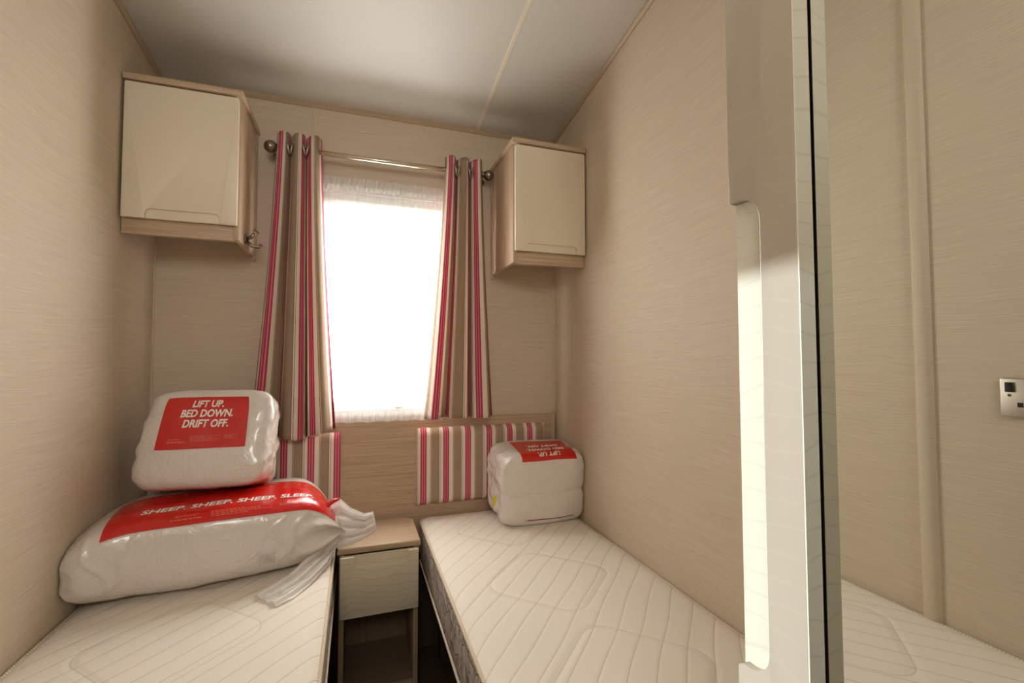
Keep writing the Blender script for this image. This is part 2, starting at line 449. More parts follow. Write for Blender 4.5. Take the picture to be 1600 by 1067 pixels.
# doorway lining
g = G(); g.box(XL - T - 0.004, XL + 0.008, DY1 - 0.02, DY1 + 0.002, ZF, DZ); g.box(XL - T - 0.004, XL + 0.008, DY0 - 0.002, DY0 + 0.02, ZF, DZ)
g.box(XL - T - 0.004, XL + 0.008, DY0, DY1, DZ - 0.02, DZ + 0.002)
struct(g.build('trim_9', M['wood_z']))

# added unseen window behind the camera, only for fill light
fill_win = struct(box('fill_window', -0.42, 0.08, YR - 0.045, YR - 0.035, 1.50, 1.51, M['upvc']))
def ring(x0, x1, z0, z1, y0, y1, w, bev=0.003):
    g = G(); g.box(x0, x1, y0, y1, z0, z0 + w, bev); g.box(x0, x1, y0, y1, z1 - w, z1, bev)
    g.box(x0, x0 + w, y0, y1, z0 + w - 0.004, z1 - w + 0.004, bev); g.box(x1 - w, x1, y0, y1, z0 + w - 0.004, z1 - w + 0.004, bev); return g
ring(-0.42, 0.08, 1.50, 2.06, YR - 0.04, YR + 0.012, 0.035).build('window_frame', M['upvc'], fill_win)  # frame of the added fill window
box('glass_pane', -0.40, 0.06, YR - 0.022, YR - 0.018, 1.52, 2.04, M['glass'], fill_win)  # pane of the added fill window
# added unseen hall: cuts light from the doorway, its slit passes the sun
HX, HY0, HY1 = -1.60, -0.50, 0.50
GY0, GY1, GZ0, GZ1 = 0.21, 0.36, 0.30, 1.735
g = G(); g.box(HX - 0.04, HX, HY0, GY0, ZF, 2.15); g.box(HX - 0.04, HX, GY1, HY1, ZF, 2.15); g.box(HX - 0.04, HX, GY0, GY1, ZF, GZ0); g.box(HX - 0.04, HX, GY0, GY1, GZ1, 2.15)
struct(g.build('wall_hall_added', M['wall']))
struct(box('wall_hall_added_far', HX - 0.04, XL - T, HY1, HY1 + 0.04, ZF, 2.15, M['wall']))
struct(box('wall_hall_added_near', HX - 0.04, XL - T, HY0 - 0.04, HY0, ZF, 2.15, M['wall']))
struct(box('ceiling_hall_added', HX - 0.04, XL - T, HY0 - 0.04, HY1 + 0.04, 2.15, 2.18, M['ceil']))

# window
win = struct(box('window_1', WX0 + 0.0, WX1, YB + 0.035, YB + 0.045, WZ0, WZ0 + 0.01, M['upvc']))
def ring(x0, x1, z0, z1, y0, y1, w, bev=0.003):
    g = G(); g.box(x0, x1, y0, y1, z0, z0 + w, bev); g.box(x0, x1, y0, y1, z1 - w, z1, bev)
    g.box(x0, x0 + w, y0, y1, z0 + w - 0.004, z1 - w + 0.004, bev); g.box(x1 - w, x1, y0, y1, z0 + w - 0.004, z1 - w + 0.004, bev); return g
ring(WX0, WX1, WZ0, WZ1, YB - 0.012, YB + 0.030, 0.030).build('window_frame', M['upvc'], win)
ring(WX0 + 0.028, WX1 - 0.028, WZ0 + 0.028, WZ1 - 0.028, YB + 0.005, YB + 0.040, 0.034).build('window_sash', M['upvc'], win)
g = G(); g.box(WX0 + 0.03, WX1 - 0.03, YB - 0.008, YB + 0.018, 1.690, 1.716, 0.003); g.build('trickle_vent', M['upvc'], win)
box('glass_pane', WX0 + 0.055, WX1 - 0.055, YB + 0.020, YB + 0.024, WZ0 + 0.055, WZ1 - 0.055, M['glass'], win)
g = G(); g.box(0.15, 0.185, YB - 0.006, YB + 0.006, 0.884, 0.905, 0.003); g.tube([(0.168, YB - 0.006, 0.895), (0.168, YB - 0.018, 0.895)], 0.006)
g.build('window_catch', M['upvc'], win)

# ------------------------------------------------------------------ headboard with two cushions
hb = root('headboard', 'wide ash-veneer headboard panel along the wall under the window', 'headboard', (0.10, YB - 0.010, 0.30))
g = G().box(-0.655, 0.846, YB - 0.020, YB - 0.001, 0.30, 0.837, 0.003); g.build('panel', M['wood_x'], hb)
box('corner_strip', 0.834, 0.852, YB - 0.024, YB - 0.001, 0.30, 0.840, M['wood_z'], hb, 0.003)
def cushion(x0, x1, z0, z1, label, u0):
    y1, y0 = YB - 0.0205, YB - 0.052
    nx, nz = 60, 24; v = []; f = []; uv = []
    for j in range(nz + 1):
        for i in range(nx + 1):
            a, b = i / nx, j / nz
            ex = min(a, 1 - a) * (x1 - x0); ez = min(b, 1 - b) * (z1 - z0)
            d = min(1, ex / 0.022) ** 0.5 * min(1, ez / 0.022) ** 0.5
            x = x0 + (x1 - x0) * a; z = z0 + (z1 - z0) * b
            v.append((x, y1 - (y1 - y0) * (0.45 + 0.55 * d), z)); uv.append(((x - x0) / 0.0915 + u0, z))
    for j in range(nz):
        for i in range(nx):
            k = j * (nx + 1) + i; f.append((k, k + 1, k + nx + 2, k + nx + 1))
    rim = [i for i in range(nx + 1)] + [j * (nx + 1) + nx for j in range(1, nz + 1)] + [nz * (nx + 1) + i for i in range(nx - 1, -1, -1)] + [j * (nx + 1) for j in range(nz - 1, 0, -1)]
    n0 = len(v)
    for k in rim: v.append((v[k][0], y1, v[k][2])); uv.append(uv[k])
    m = len(rim)
    for i in range(m): f.append((rim[i], n0 + i, n0 + (i + 1) % m, rim[(i + 1) % m]))
    f.append(tuple(n0 + i for i in range(m)))
    o = mesh('headboard_cushion', v, f, M['stripe_p'], None, True, uv)
    tag(o, label, 'cushion', 'striped headboard cushions')
cushion(0.236, 0.792, 0.495, 0.800, 'striped padded headboard cushion behind the right-hand bed', 0.86)
cushion(-0.640, -0.052, 0.495, 0.800, 'striped padded headboard cushion behind the left-hand bed, partly under the curtain', 0.86 - 0.02)

# ------------------------------------------------------------------ wall cupboards
def notch_outline(x0, x1, z0, z1, n0, n1, d, top, r=0.014):
    """door outline in (x,z), with a shallow finger notch d deep in its top or bottom edge"""
    def arc(cx, cy, a0, a1, rr, n=6): return [(cx + rr * math.cos(R(a0 + (a1 - a0) * i / n)), cy + rr * math.sin(R(a0 + (a1 - a0) * i / n))) for i in range(n + 1)]
    c = 0.006
    if top:
        p = arc(x0 + c, z0 + c, 180, 270, c) + arc(x1 - c, z0 + c, 270, 360, c) + [(x1, z1)]
        p += arc(n1 + 0.004, z1 - 0.004, 90, 180, 0.004, 3) + arc(n1 - r, z1 - d + r, 0, -90, r) + arc(n0 + r, z1 - d + r, 270, 180, r) + arc(n0 - 0.004, z1 - 0.004, 0, 90, 0.004, 3) + [(x0, z1)]
    else:
        p = [(x0, z0)] + arc(n0 - 0.004, z0 + 0.004, -90, 0, 0.004, 3) + arc(n0 + r, z0 + d - r, 180, 90, r) + arc(n1 - r, z0 + d - r, 90, 0, r) + arc(n1 + 0.004, z0 + 0.004, 180, 270, 0.004, 3) + [(x1, z0)]
        p += arc(x1 - c, z1 - c, 0, 90, c) + arc(x0 + c, z1 - c, 90, 180, c)
    return p

def cupboard(x0, x1, side, label, yf, z0, z1):
    """side: +1 visible end panel on the right, -1 on the left"""
    rt = root('wall_cupboard', label, 'cupboard', ((x0 + x1) / 2, (yf + YB) / 2, z0), 'wall cupboards either side of the window')
    e = 0.018
    xe = x1 if side > 0 else x0        # outer (exposed) end
    xi = x0 if side > 0 else x1
    lo, hi = sorted((xe, xe - side * e))
    # exposed end panel, slightly deeper at the wall
    pts = [(yf - 0.004, z0 + 0.005), (YB - 0.020, z0 + 0.005), (YB - 0.020, z1), (yf - 0.004, z1)]
    autosmooth(G().prism(pts, 'x', lo, hi, 0.0025).build('end_panel', M['wood_z'], rt), 50)
    box('scribe_strip', *sorted((xe + side * 0.002, xe - side * 0.010)), YB - 0.020, YB - 0.001, z0 - 0.012, z1 + 0.010, M['wood_z'], rt, 0.002)
    lo2, hi2 = sorted((xi, xi + side * e)); box('inner_end_panel', lo2, hi2, yf + 0.018, YB - 0.002, z0 + 0.060, z1, M['wood_z'], rt)
    a, b = (x0 + e, x1 - e)
    box('bottom_rail', x0 if side > 0 else a - 0.001, b + 0.001 if side > 0 else x1, yf - 0.002, yf + 0.018, z0 + 0.002, z0 + 0.058, M['wood_x'], rt, 0.002)
    box('base_board', a, b, yf + 0.018, YB - 0.002, z0 + 0.060, z0 + 0.076, M['wood_y'], rt)
    box('back_board', a, b, YB - 0.008, YB - 0.002, z0 + 0.076, z1, M['wood_z'], rt)
    # top board, overhanging front and exposed end
    tx0, tx1 = (x0, x1 + 0.008) if side > 0 else (x0 - 0.008, x1)
    o = G().box(tx0, tx1, yf - 0.026, YB - 0.001, z1, z1 + 0.020, 0.004).build('top_board', M['wood_x'], rt); autosmooth(o, 50)
    # door: notched face in front of a plain backing leaf
    dx0, dx1 = (x0 + 0.006, x1 - 0.004) if side > 0 else (x0 + 0.004, x1 - 0.006)
    dz0, dz1 = z0 + 0.048, z1 - 0.006
    w = dx1 - dx0
    n0, n1 = (dx0 + 0.06, dx0 + 0.255) if side > 0 else (dx0 + 0.045, dx0 + 0.255)
    d = autosmooth(G().prism(notch_outline(dx0, dx1, dz0, dz1, n0, n1, 0.030, False), 'y', yf - 0.024, yf - 0.016, 0.0018).build('door', M['cream'], rt), 40)
    autosmooth(G().box(dx0 + 0.001, dx1 - 0.001, yf - 0.0165, yf - 0.005, dz0 + 0.001, dz1 - 0.001, 0.002).build('door_backing', M['cream'], d), 50)
    return rt
cl = cupboard(XL + 0.003, -0.362, 1, 'cream-fronted ash wall cupboard in the left corner, with a robe hook on its side', 1.668, 1.460, 1.928)
cupboard(0.556, XR - 0.003, -1, 'smaller cream-fronted ash wall cupboard in the right corner beside the curtain', 1.622, 1.442, 1.900)
# robe hook on the end panel
g = G(); hx = -0.362
g.tube([(hx, 1.745, 1.490), (hx + 0.004, 1.745, 1.490)], 0.016, 14)
g.tube([(hx + 0.004, 1.745, 1.490), (hx + 0.018, 1.742, 1.496), (hx + 0.034, 1.735, 1.512)], [0.006, 0.006, 0.006], 10)
g.tube([(hx + 0.004, 1.745, 1.484), (hx + 0.020, 1.748, 1.468), (hx + 0.040, 1.752, 1.466), (hx + 0.050, 1.752, 1.476)], [0.006, 0.006, 0.0055, 0.005], 10)
hk = g.build('robe_hook', M['bronze'], cl, True)
G().tube([(hx + 0.033, 1.736, 1.511), (hx + 0.037, 1.733, 1.515)], [0.010, 0.010], 14).build('hook_knob', M['pole'], hk)

# ------------------------------------------------------------------ curtain pole, curtains, net
cp = root('curtain_pole', 'satin metal curtain pole with ball finials above the window', 'curtain pole', (0.11, 1.83, 1.858))
G().tube([(-0.285, 1.83, 1.858), (0.503, 1.83, 1.855)], 0.0095, 18).build('pole', M['pole'], cp, True)
def sphere(cx, cy, cz_, r, n=16):
    v = []; f = []
    for j in range(n + 1):
        for i in range(2 * n):
            a = math.pi * j / n; b = math.pi * i / n
            v.append((cx + r * math.cos(a), cy + r * math.sin(a) * math.cos(b), cz_ + r * math.sin(a) * math.sin(b)))
    for j in range(n):
        for i in range(2 * n):
            f.append((j * 2 * n + i, j * 2 * n + (i + 1) % (2 * n), (j + 1) * 2 * n + (i + 1) % (2 * n), (j + 1) * 2 * n + i))
    return v, f
for fx, s in ((-0.304, -1), (0.521, 1)):
    g = G(); g.add(*sphere(fx, 1.83, 1.856, 0.0225)); g.tube([(fx - s * 0.020, 1.83, 1.857), (fx - s * 0.032, 1.83, 1.857)], 0.0125, 16)
    g.build('finial', M['bronze'], cp, True)
for bx in (-0.292, 0.508):
    g = G(); g.tube([(bx, 1.83, 1.857), (bx, YB - 0.004, 1.857)], 0.006, 10); g.tube([(bx, YB - 0.006, 1.857), (bx, YB - 0.0005, 1.857)], 0.017, 14)
    g.build('pole_bracket', M['pole'], cp, True)

def curtain(xt, xb, zt, zb, nf, ph, amp_t, amp_b, sgn, label, u0, hem, y0=1.832):
    nz, ns = 60, 150; v = []; f = []; uv = []
    def pos(s, t):
        e = t ** 1.35
        x0 = xt[0] + (xb[0] - xt[0]) * e; x1 = xt[1] + (xb[1] - xt[1]) * e
        a = amp_t + (amp_b - amp_t) * t
        w = 2 * math.pi * (nf * s) + ph
        wob = 0.25 * noise.noise(Vector((s * 4, t * 2.2, ph)))
        y = y0 + a * (math.sin(w + wob * t * 2.0)) + 0.25 * a * math.sin(2.3 * w + 1.0) * t
        x = x0 + (x1 - x0) * s + 0.80 * (x1 - x0) / (2 * math.pi * nf) * math.cos(w)
        z = zt + (hem(s) - zt) * t + (0.004 * math.cos(w) if t < 0.02 else 0)
        return Vector((x, min(y, YB - 0.043), z))
    L = [0.0]
    for i in range(ns):
        L.append(L[-1] + (pos((i + 1) / ns, 0.5) - pos(i / ns, 0.5)).length)
    for j in range(nz + 1):
        for i in range(ns + 1):
            p = pos(i / ns, j / nz); v.append(tuple(p)); uv.append((L[i] / 0.0915 + u0, p.z))
    for j in range(nz):
        for i in range(ns):
            k = j * (ns + 1) + i; f.append((k, k + 1, k + ns + 2, k + ns + 1))
    o = mesh('striped_curtain', v, f, M['stripe_c'], None, True, uv)
    md = o.modifiers.new('cloth', 'SOLIDIFY'); md.thickness = 0.0016; md.offset = 0
    tag(o, label, 'curtain', 'striped eyelet curtains')
    # eyelets where the cloth crosses the pole
    base = o.location
    for k in range(int(2 * nf) + 1):
        s = (k * math.pi - ph) / (2 * math.pi * nf)
        if not 0.02 < s < 0.98: continue
        p = pos(s, 0.065)
        rg = []; n = 20
        for q in range(n):
            a = 2 * math.pi * q / n
            rg.append((p.x + (0.004 if k % 2 else -0.004) * math.sin(a), 1.832 + 0.0195 * math.cos(a), 1.857 + 0.0195 * math.sin(a)))
        G().tube(rg, 0.0034, 8, closed=True).build('eyelet', M['steel'], o, True)
    return o
cur_l = curtain((-0.276, -0.132), (-0.340, -0.070), 1.912, 0.80, 2.75, 3.3, 0.022, 0.036, 1, 'pink and taupe striped curtain hanging at the left of the window', 0.72, lambda s: 0.806 + 0.014 * math.sin(s * 7 + 1))
cur_r = curtain((0.343, 0.498), (0.270, 0.545), 1.912, 0.84, 2.75, 3.2, 0.022, 0.034, -1, 'pink and taupe striped curtain hanging at the right of the window', 0.62, lambda s: 0.845 + 0.003 * math.sin(s * 7))
# lining peeping out under the hems
def lining(cur, x0, x1, zt, zb, y):
    v = []; f = []; n = 24
    for j in range(5):
        for i in range(n + 1):
            s = i / n; t = j / 4
            v.append((x0 + (x1 - x0) * s, y + 0.008 * math.sin(s * 12), zt + (zb - 0.006 * math.sin(s * 5) - zt) * t))
    for j in range(4):
        for i in range(n):
            k = j * (n + 1) + i; f.append((k, k + 1, k + n + 2, k + n + 1))
    o = mesh('lining', v, f, M['lining'], cur, True); md = o.modifiers.new('cloth', 'SOLIDIFY'); md.thickness = 0.001
lining(cur_l, -0.262, -0.13, 0.86, 0.786, 1.878)
lining(cur_r, 0.315, 0.375, 0.90, 0.836, 1.878)

# net curtain: gathered on a wire, ruffled heading
nz, ns = 50, 220; v = []; f = []
nx0, nx1 = -0.215, 0.455
for j in range(nz + 1):
    t = j / nz
    for i in range(ns + 1):
        s = i / ns
        z = 1.798 + (0.836 - 1.798) * t
        e = math.exp(-((s - 0.0) / 0.10) ** 2) + math.exp(-((1 - s) / 0.10) ** 2)
        a = 0.0025 + 0.0035 * t + 0.004 * e
        y = 1.893 + a * math.sin(s * 160 + 2.2 * noise.noise(Vector((s * 9, t * 1.5, 3))) * 2) - (0.004 if abs(z - 1.765) < 0.012 else 0)
        if t == 0: z += 0.003 * math.sin(s * 190)
        if j == nz: z += 0.003 * math.sin(s * 60)
        x = nx0 + (nx1 - nx0) * s
        v.append((x, y, z))
for j in range(nz):
    for i in range(ns):
        k = j * (ns + 1) + i; f.append((k, k + 1, k + ns + 2, k + ns + 1))
net = mesh('net_curtain', v, f, M['net'], None, True)
tag(net, 'sheer white net curtain hanging over the window glass', 'net curtain')
v = []; f = []
for j in range(5):
    for i in range(ns + 1):
        s = i / ns; z = 1.797 - 0.052 * j / 4 + (0.0025 * math.sin(s * 70) if j == 4 else 0)
        v.append((nx0 + (nx1 - nx0) * s, 1.886 + 0.003 * math.sin(s * 240 + j), z))
for j in range(4):
    for i in range(ns):
        k = j * (ns + 1) + i; f.append((k, k + 1, k + ns + 2, k + ns + 1))
mesh('gathered_heading', v, f, M['net2'], net, True)
v = []; f = []
for j in range(4):
    for i in range(ns + 1):
        s = i / ns
        v.append((nx0 + (nx1 - nx0) * s, 1.888 + 0.005 * math.sin(s * 160), 0.836 + 0.040 * j / 3 + (0.003 * math.sin(s * 60) if j == 0 else 0)))
for j in range(3):
    for i in range(ns):
        k = j * (ns + 1) + i; f.append((k, k + 1, k + ns + 2, k + ns + 1))
mesh('hem', v, f, M['net2'], net, True)

# ------------------------------------------------------------------ beds
def rrect(x0, x1, y0, y1, r, n=8):
    p = []
    for cx, cy, a in ((x1 - r, y1 - r, 0), (x0 + r, y1 - r, 90), (x0 + r, y0 + r, 180), (x1 - r, y0 + r, 270)):
        for i in range(n + 1):
            q = R(a + 90 * i / n); p.append((cx + r * math.cos(q), cy + r * math.sin(q)))
    return p
def mattress(x0, x1, y0, y1, label):
    ZT, ZB = 0.437, 0.285
    rt = root('mattress', label, 'mattress', ((x0 + x1) / 2 - 0.003, (y0 + y1) / 2 if False else 1.13, ZB), 'single quilted mattresses')
    def ringpts(ins, z):
        return [(p[0], p[1], z) for p in rrect(x0 + ins, x1 - ins, y0 + ins, y1 - ins, max(0.012, 0.045 - ins))]
    rings = [(0.004, ZT + 0.001), (0.010, ZT + 0.006), (0.020, ZT + 0.010), (0.04, ZT + 0.0125), (0.08, ZT + 0.0135)]
    v = []; f = []
    for ins, z in rings: v += ringpts(ins, z)
    n = len(rrect(x0, x1, y0, y1, 0.04))
    for k in range(len(rings) - 1):
        for i in range(n): f.append((k * n + i, k * n + (i + 1) % n, (k + 1) * n + (i + 1) % n, (k + 1) * n + i))
    f.append(tuple((len(rings) - 1) * n + i for i in range(n)))
    mesh('quilted_top', v, f, M['quilt'], rt, True)
    v = []; f = []; lv = [(0.002, ZB), (-0.001, ZB + 0.03), (0.001, (ZB + ZT) / 2), (-0.001, ZT - 0.03), (0.004, ZT + 0.001)]
    for ins, z in lv: v += ringpts(ins, z)
    for k in range(len(lv) - 1):
        for i in range(n): f.append((k * n + i, k * n + (i + 1) % n, (k + 1) * n + (i + 1) % n, (k + 1) * n + i))
    f.append(tuple(i for i in range(n))[::-1])
    mesh('side_panel', v, f, M['side'], rt, True)
    for z in (ZT, ZB + 0.003):
        def dense(pts):
            out = []
            for i in range(len(pts)):
                a, b = Vector(pts[i]), Vector(pts[(i + 1) % len(pts)]); k = max(1, int((b - a).length / 0.05))
                for q in range(k): out.append(a.lerp(b, q / k))
            return out
        G().tube([(p.x, p.y, p.z) for p in dense(ringpts(0.001, z))], 0.0048, 8, closed=True).build('piping', M['rope'], rt, True)
    # divan frame below
    bf = root('bed_frame', 'dark low bed frame under the ' + ('left-hand' if x0 < 0 else 'right-hand') + ' mattress', 'bed frame', ((x0 + x1) / 2, (y0 + y1) / 2, ZF), 'low bed frames')
    fx0, fx1 = (x0 + 0.004, x1 - 0.06) if x0 < 0 else (x0 + 0.06, x1 - 0.004)
    g = G().box(fx0, fx1, y0 + 0.03, y1 - 0.02, 0.235, 0.260)
    g.build('side_rail', M['dark_wood'], bf)
    ns_ = 9
    for i in range(ns_):
        yy = y0 + 0.06 + (y1 - y0 - 0.14) * i / (ns_ - 1)
        box('slat', fx0 + 0.003, fx1 - 0.003, yy - 0.025, yy + 0.025, 0.260, 0.2805, M['dark_wood'], bf)
    for lx in (fx0 + 0.03, fx1 - 0.03):
        for ly in (y0 + 0.08, y1 - 0.08):
            box('leg', lx - 0.02, lx + 0.02, ly - 0.02, ly + 0.02, ZF, 0.236, M['dark_wood'], bf)
M['dark_wood'] = simple('dark_board', c4(0.06, 0.04, 0.028), 0.7)
mattress(XL + 0.006, -0.062, 0.40, 1.888, 'cream quilted single mattress on the left, under the long duvet pack')
mattress(0.247, XR - 0.006, 0.345, 1.888, 'cream quilted single mattress on the right, under the single cube-shaped pack')

# ------------------------------------------------------------------ bedside cabinet
bx0, bx1, by0, by1 = -0.046, 0.213, 1.642, 1.885
bc = root('bedside_cabinet', 'narrow ash bedside cabinet with one cream drawer between the beds', 'bedside cabinet', ((bx0 + bx1) / 2, (by0 + by1) / 2, ZF))
top = [(bx0 - 0.006, by0 - 0.012), (bx1 + 0.006, by0 - 0.012), (bx1 + 0.006, by1 - 0.03), (bx1 - 0.02, by1), (bx0 - 0.006, by1)]
autosmooth(G().prism(top, 'z', 0.434, 0.456, 0.005).build('top', M['wood_x'], bc), 50)
box('side_panel', bx0, bx0 + 0.016, by0, by1, ZF, 0.434, M['wood_z'], bc, 0.0015)
box('side_panel', bx1 - 0.016, bx1, by0, by1, ZF, 0.434, M['wood_z'], bc, 0.0015)
box('back_panel', bx0 + 0.016, bx1 - 0.016, by1 - 0.010, by1, ZF, 0.434, M['shaded_wood_z'], bc)
box('shelf', bx0 + 0.016, bx1 - 0.016, by0 + 0.004, by1 - 0.010, -0.016, 0.002, M['shaded_wood_x'], bc)
box('plinth', bx0 + 0.016, bx1 - 0.016, by0 + 0.02, by0 + 0.034, ZF, -0.016, M['wood_x'], bc)
dr = autosmooth(G().prism(notch_outline(bx0 + 0.003, bx1 - 0.002, 0.232, 0.430, 0.004, 0.176, 0.034, True, 0.02), 'y', by0 - 0.026, by0 - 0.015, 0.0032).build('drawer', M['cream_waves'], bc), 40)
box('drawer_backing', bx0 + 0.005, bx1 - 0.004, by0 - 0.0090, by0 - 0.002, 0.234, 0.429, M['cream_waves'], dr, 0.001)
g = G(); g.box(bx0 + 0.022, bx0 + 0.032, by0, by1 - 0.02, 0.24, 0.40); g.box(bx1 - 0.032, bx1 - 0.022, by0, by1 - 0.02, 0.24, 0.40); g.box(bx0 + 0.022, bx1 - 0.022, by0, by1 - 0.02, 0.236, 0.242)
g.build('drawer_box', M['wood_y'], dr)

# ------------------------------------------------------------------ wardrobe with mirror door and handle stile
wd = root('wardrobe', 'tall mirror-fronted wardrobe at the right with a glossy cream handle stile', 'wardrobe', (0.60, -0.05, ZF))
WT = 2.20
g = G(); g.box(0.345, XR - 0.003, 0.312, 0.326, ZF, WT); g.box(0.345, XR - 0.003, YR + 0.01, YR + 0.024, ZF, WT); g.box(0.345, XR - 0.003, YR + 0.024, 0.312, WT - 0.016, WT)
g.box(0.345, XR - 0.003, YR + 0.024, 0.312, ZF, ZF + 0.06)
g.build('carcass', M['cream'], wd)
box('mirror_door', 0.3366, 0.3440, YR + 0.02, 0.322, ZF + 0.02, WT - 0.01, M['mirror'], wd)
# stile: notched gloss face on a plain core
YS0, YS1 = 0.2575, 0.3245
def arc(cx, cy, a0, a1, rr, n=10): return [(cx + rr * math.cos(R(a0 + (a1 - a0) * i / n)), cy + rr * math.sin(R(a0 + (a1 - a0) * i / n))) for i in range(n + 1)]
zn0, zn1, dn, rn = 0.818, 1.2195, 0.0325, 0.022
face = [(YS0, ZF), (YS1, ZF), (YS1, zn0)] + arc(YS1 - dn + rn, zn0 + 0.0 + rn * 0.75, -90, -180, rn)[1:] 
face = [(YS0, ZF), (YS1, ZF), (YS1, zn0 - 0.004), (YS1 - 0.006, zn0)] + [(YS1 - dn + rn, zn0)] + arc(YS1 - dn + rn, zn0 + rn, 270, 180, rn)[1:] + arc(YS1 - dn + rn, zn1 - rn, 180, 90, rn) + [(YS1 - 0.002, zn1), (YS1, zn1 + 0.002), (YS1, WT - 0.012), (YS0, WT - 0.012)]
st = G().prism(face, 'x', 0.3190, 0.3265, 0.0008).build('handle_stile', M['gloss'], wd); autosmooth(st, 40)
box('stile_core', 0.3262, 0.3349, YS0, YS1 - 0.0012, ZF, WT - 0.012, M['edge'], st)

box('edge_band', 0.3193, 0.3347, YS0 - 0.0008, YS0 + 0.0002, ZF, WT - 0.012, M['band'], st)

# ------------------------------------------------------------------ socket on the left wall (seen in the mirror)
sk = root('wall_socket', 'brushed metal double power socket on the left wall, seen in the mirror', 'socket', (XL, 0.537, 0.954))
so = G().prism(rrect(0.464, 0.610, 0.954, 1.038, 0.006, 4), 'x', XL + 0.0005, XL + 0.0070, 0.0015).build('face_plate', M['steel'], sk); autosmooth(so, 50)
for yc, sg in ((0.594, 1), (0.480, -1)):
    box('rocker_switch', XL + 0.0068, XL + 0.0105, yc - 0.0065, yc + 0.0065, 1.008, 1.029, M['black'], sk, 0.001)
    g = G(); pc = yc - sg * 0.027
    g.box(XL + 0.0069, XL + 0.0074, pc - 0.002, pc + 0.002, 0.994, 1.003); g.box(XL + 0.0069, XL + 0.0074, pc + 0.006, pc + 0.015, 0.976, 0.986); g.box(XL + 0.0069, XL + 0.0074, pc - 0.015, pc - 0.006, 0.976, 0.986)
    g.build('pin_slots', M['black'], sk)
    G().tube([(XL + 0.0068, yc, 1.001), (XL + 0.0078, yc, 1.001)], 0.003, 10).build('screw', M['bronze'], sk)

# ------------------------------------------------------------------ bedding packs
class Pack:
    """soft box: dir -> surface point (room coordinates)"""
    def __init__(s, c, dims, n, rot, seed, wr_end, wr_all, warp=None):
        s.c = Vector(c); s.a, s.b, s.h = dims; s.n = n; s.rot = rot; s.seed = seed; s.we = wr_end; s.wa = wr_all; s.warp = warp
    def local(s, d):
        d = Vector(d).normalized()
        r = (abs(d.x / s.a) ** s.n + abs(d.y / s.b) ** s.n + abs(d.z / s.h) ** s.n) ** (-1.0 / s.n)
        p = d * r
        e = max(0, abs(p.x) / s.a - 0.72) / 0.28
        q = p * 11 + Vector((s.seed, 0, 0)); q2 = p * 6 + Vector((0, s.seed, 0))
        rid = 1 - 2 * abs(noise.noise(q))
        r2 = noise.noise(q2)
        k = s.wa * (r2 * 1.0 + 0.25 * rid) + s.we * e * (rid * 0.8 + noise.noise(p * 34) * 0.5)
        p = p + d * k
        if s.warp: p = s.warp(p, d)
        return p
    def at(s, d, off=0.0):
        p = s.local(d)
        if off:
            e = 0.01; d = Vector(d).normalized()
            t1 = d.orthogonal().normalized(); t2 = d.cross(t1)
            n = (s.local(d + t1 * e) - s.local(d - t1 * e)).cross(s.local(d + t2 * e) - s.local(d - t2 * e)).normalized()
            if n.dot(d) < 0: n = -n
            p = p + n * off
        return s.c + s.rot @ p
    def body(s, name, mat, parent=None, N=56, zmin=None, xlim=(XL + 0.003, XR - 0.003)):
        v = []; f = []; idx = {}
        def vid(P):
            k = (round(P[0], 5), round(P[1], 5), round(P[2], 5))
            if k not in idx:
                d = Vector((P[0] * s.a, P[1] * s.b, P[2] * s.h)); q = s.at(d)
                if zmin is not None and q.z < zmin: q.z = zmin
                q.x = min(max(q.x, xlim[0]), xlim[1])
                idx[k] = len(v); v.append(tuple(q))
            return idx[k]
        for ax in range(3):
            for sg in (-1, 1):
                for i in range(N):
                    for j in range(N):
                        c = []
                        for (di, dj) in ((0, 0), (1, 0), (1, 1), (0, 1)):
                            a = math.tan((-1 + 2 * (i + di) / N) * math.pi / 4); b = math.tan((-1 + 2 * (j + dj) / N) * math.pi / 4)
                            P = [0, 0, 0]; P[ax] = sg; P[(ax + 1) % 3] = a; P[(ax + 2) % 3] = b; c.append(vid(P))
                        if sg < 0: c = c[::-1]
                        f.append(tuple(c))
        return mesh(name, v, f, mat, parent, True)

def on_x(P, u, y, z, off):
    d = Vector((u, y, z))
    if abs(u) > 1e-4:
        for _ in range(6):
            p = P.local(d)
            if abs(p.x) < 1e-5: break
            k = u / p.x
            if not 0.3 < k < 3: break
            d.x *= k
    return P.at(d, off)

def text_polys(body, size, bold=0.0, shear=0.0, sx=1.0):
    cu = bpy.data.curves.new('lettering', 'FONT'); cu.body = body; cu.size = size; cu.align_x = 'CENTER'; cu.offset = bold; cu.shear = shear; cu.resolution_u = 3
    o = bpy.data.objects.new('lettering_source', cu); COL.objects.link(o)
    dg = bpy.context.evaluated_depsgraph_get(); me = bpy.data.meshes.new_from_object(o.evaluated_get(dg))
    v = [(p.co.x * sx, p.co.y) for p in me.vertices]; f = [tuple(p.vertices) for p in me.polygons]
    bpy.data.objects.remove(o); bpy.data.curves.remove(cu); bpy.data.meshes.remove(me)
    return v, f

def patch(name, fn, u0, u1, v0, v1, nu, nv, mat, parent, inside=None):
    vs = []; fs = []
    for j in range(nv + 1):
        for i in range(nu + 1): vs.append(tuple(fn(u0 + (u1 - u0) * i / nu, v0 + (v1 - v0) * j / nv)))
    for j in range(nv):
        for i in range(nu):
            k = j * (nu + 1) + i; fs.append((k, k + 1, k + nu + 2, k + nu + 1))
    return mesh(name, vs, fs, mat, parent, True)

def lettering(name, fn, lines, mat, parent):
    g = G()
    for body, u, v, size, sx, bold, flip in lines:
        tv, tf = text_polys(body, size, bold, 0.18, sx)
        g.add([fn(u + flip * p[0], v + flip * p[1]) for p in tv], tf)
    return g.build(name, mat, parent)

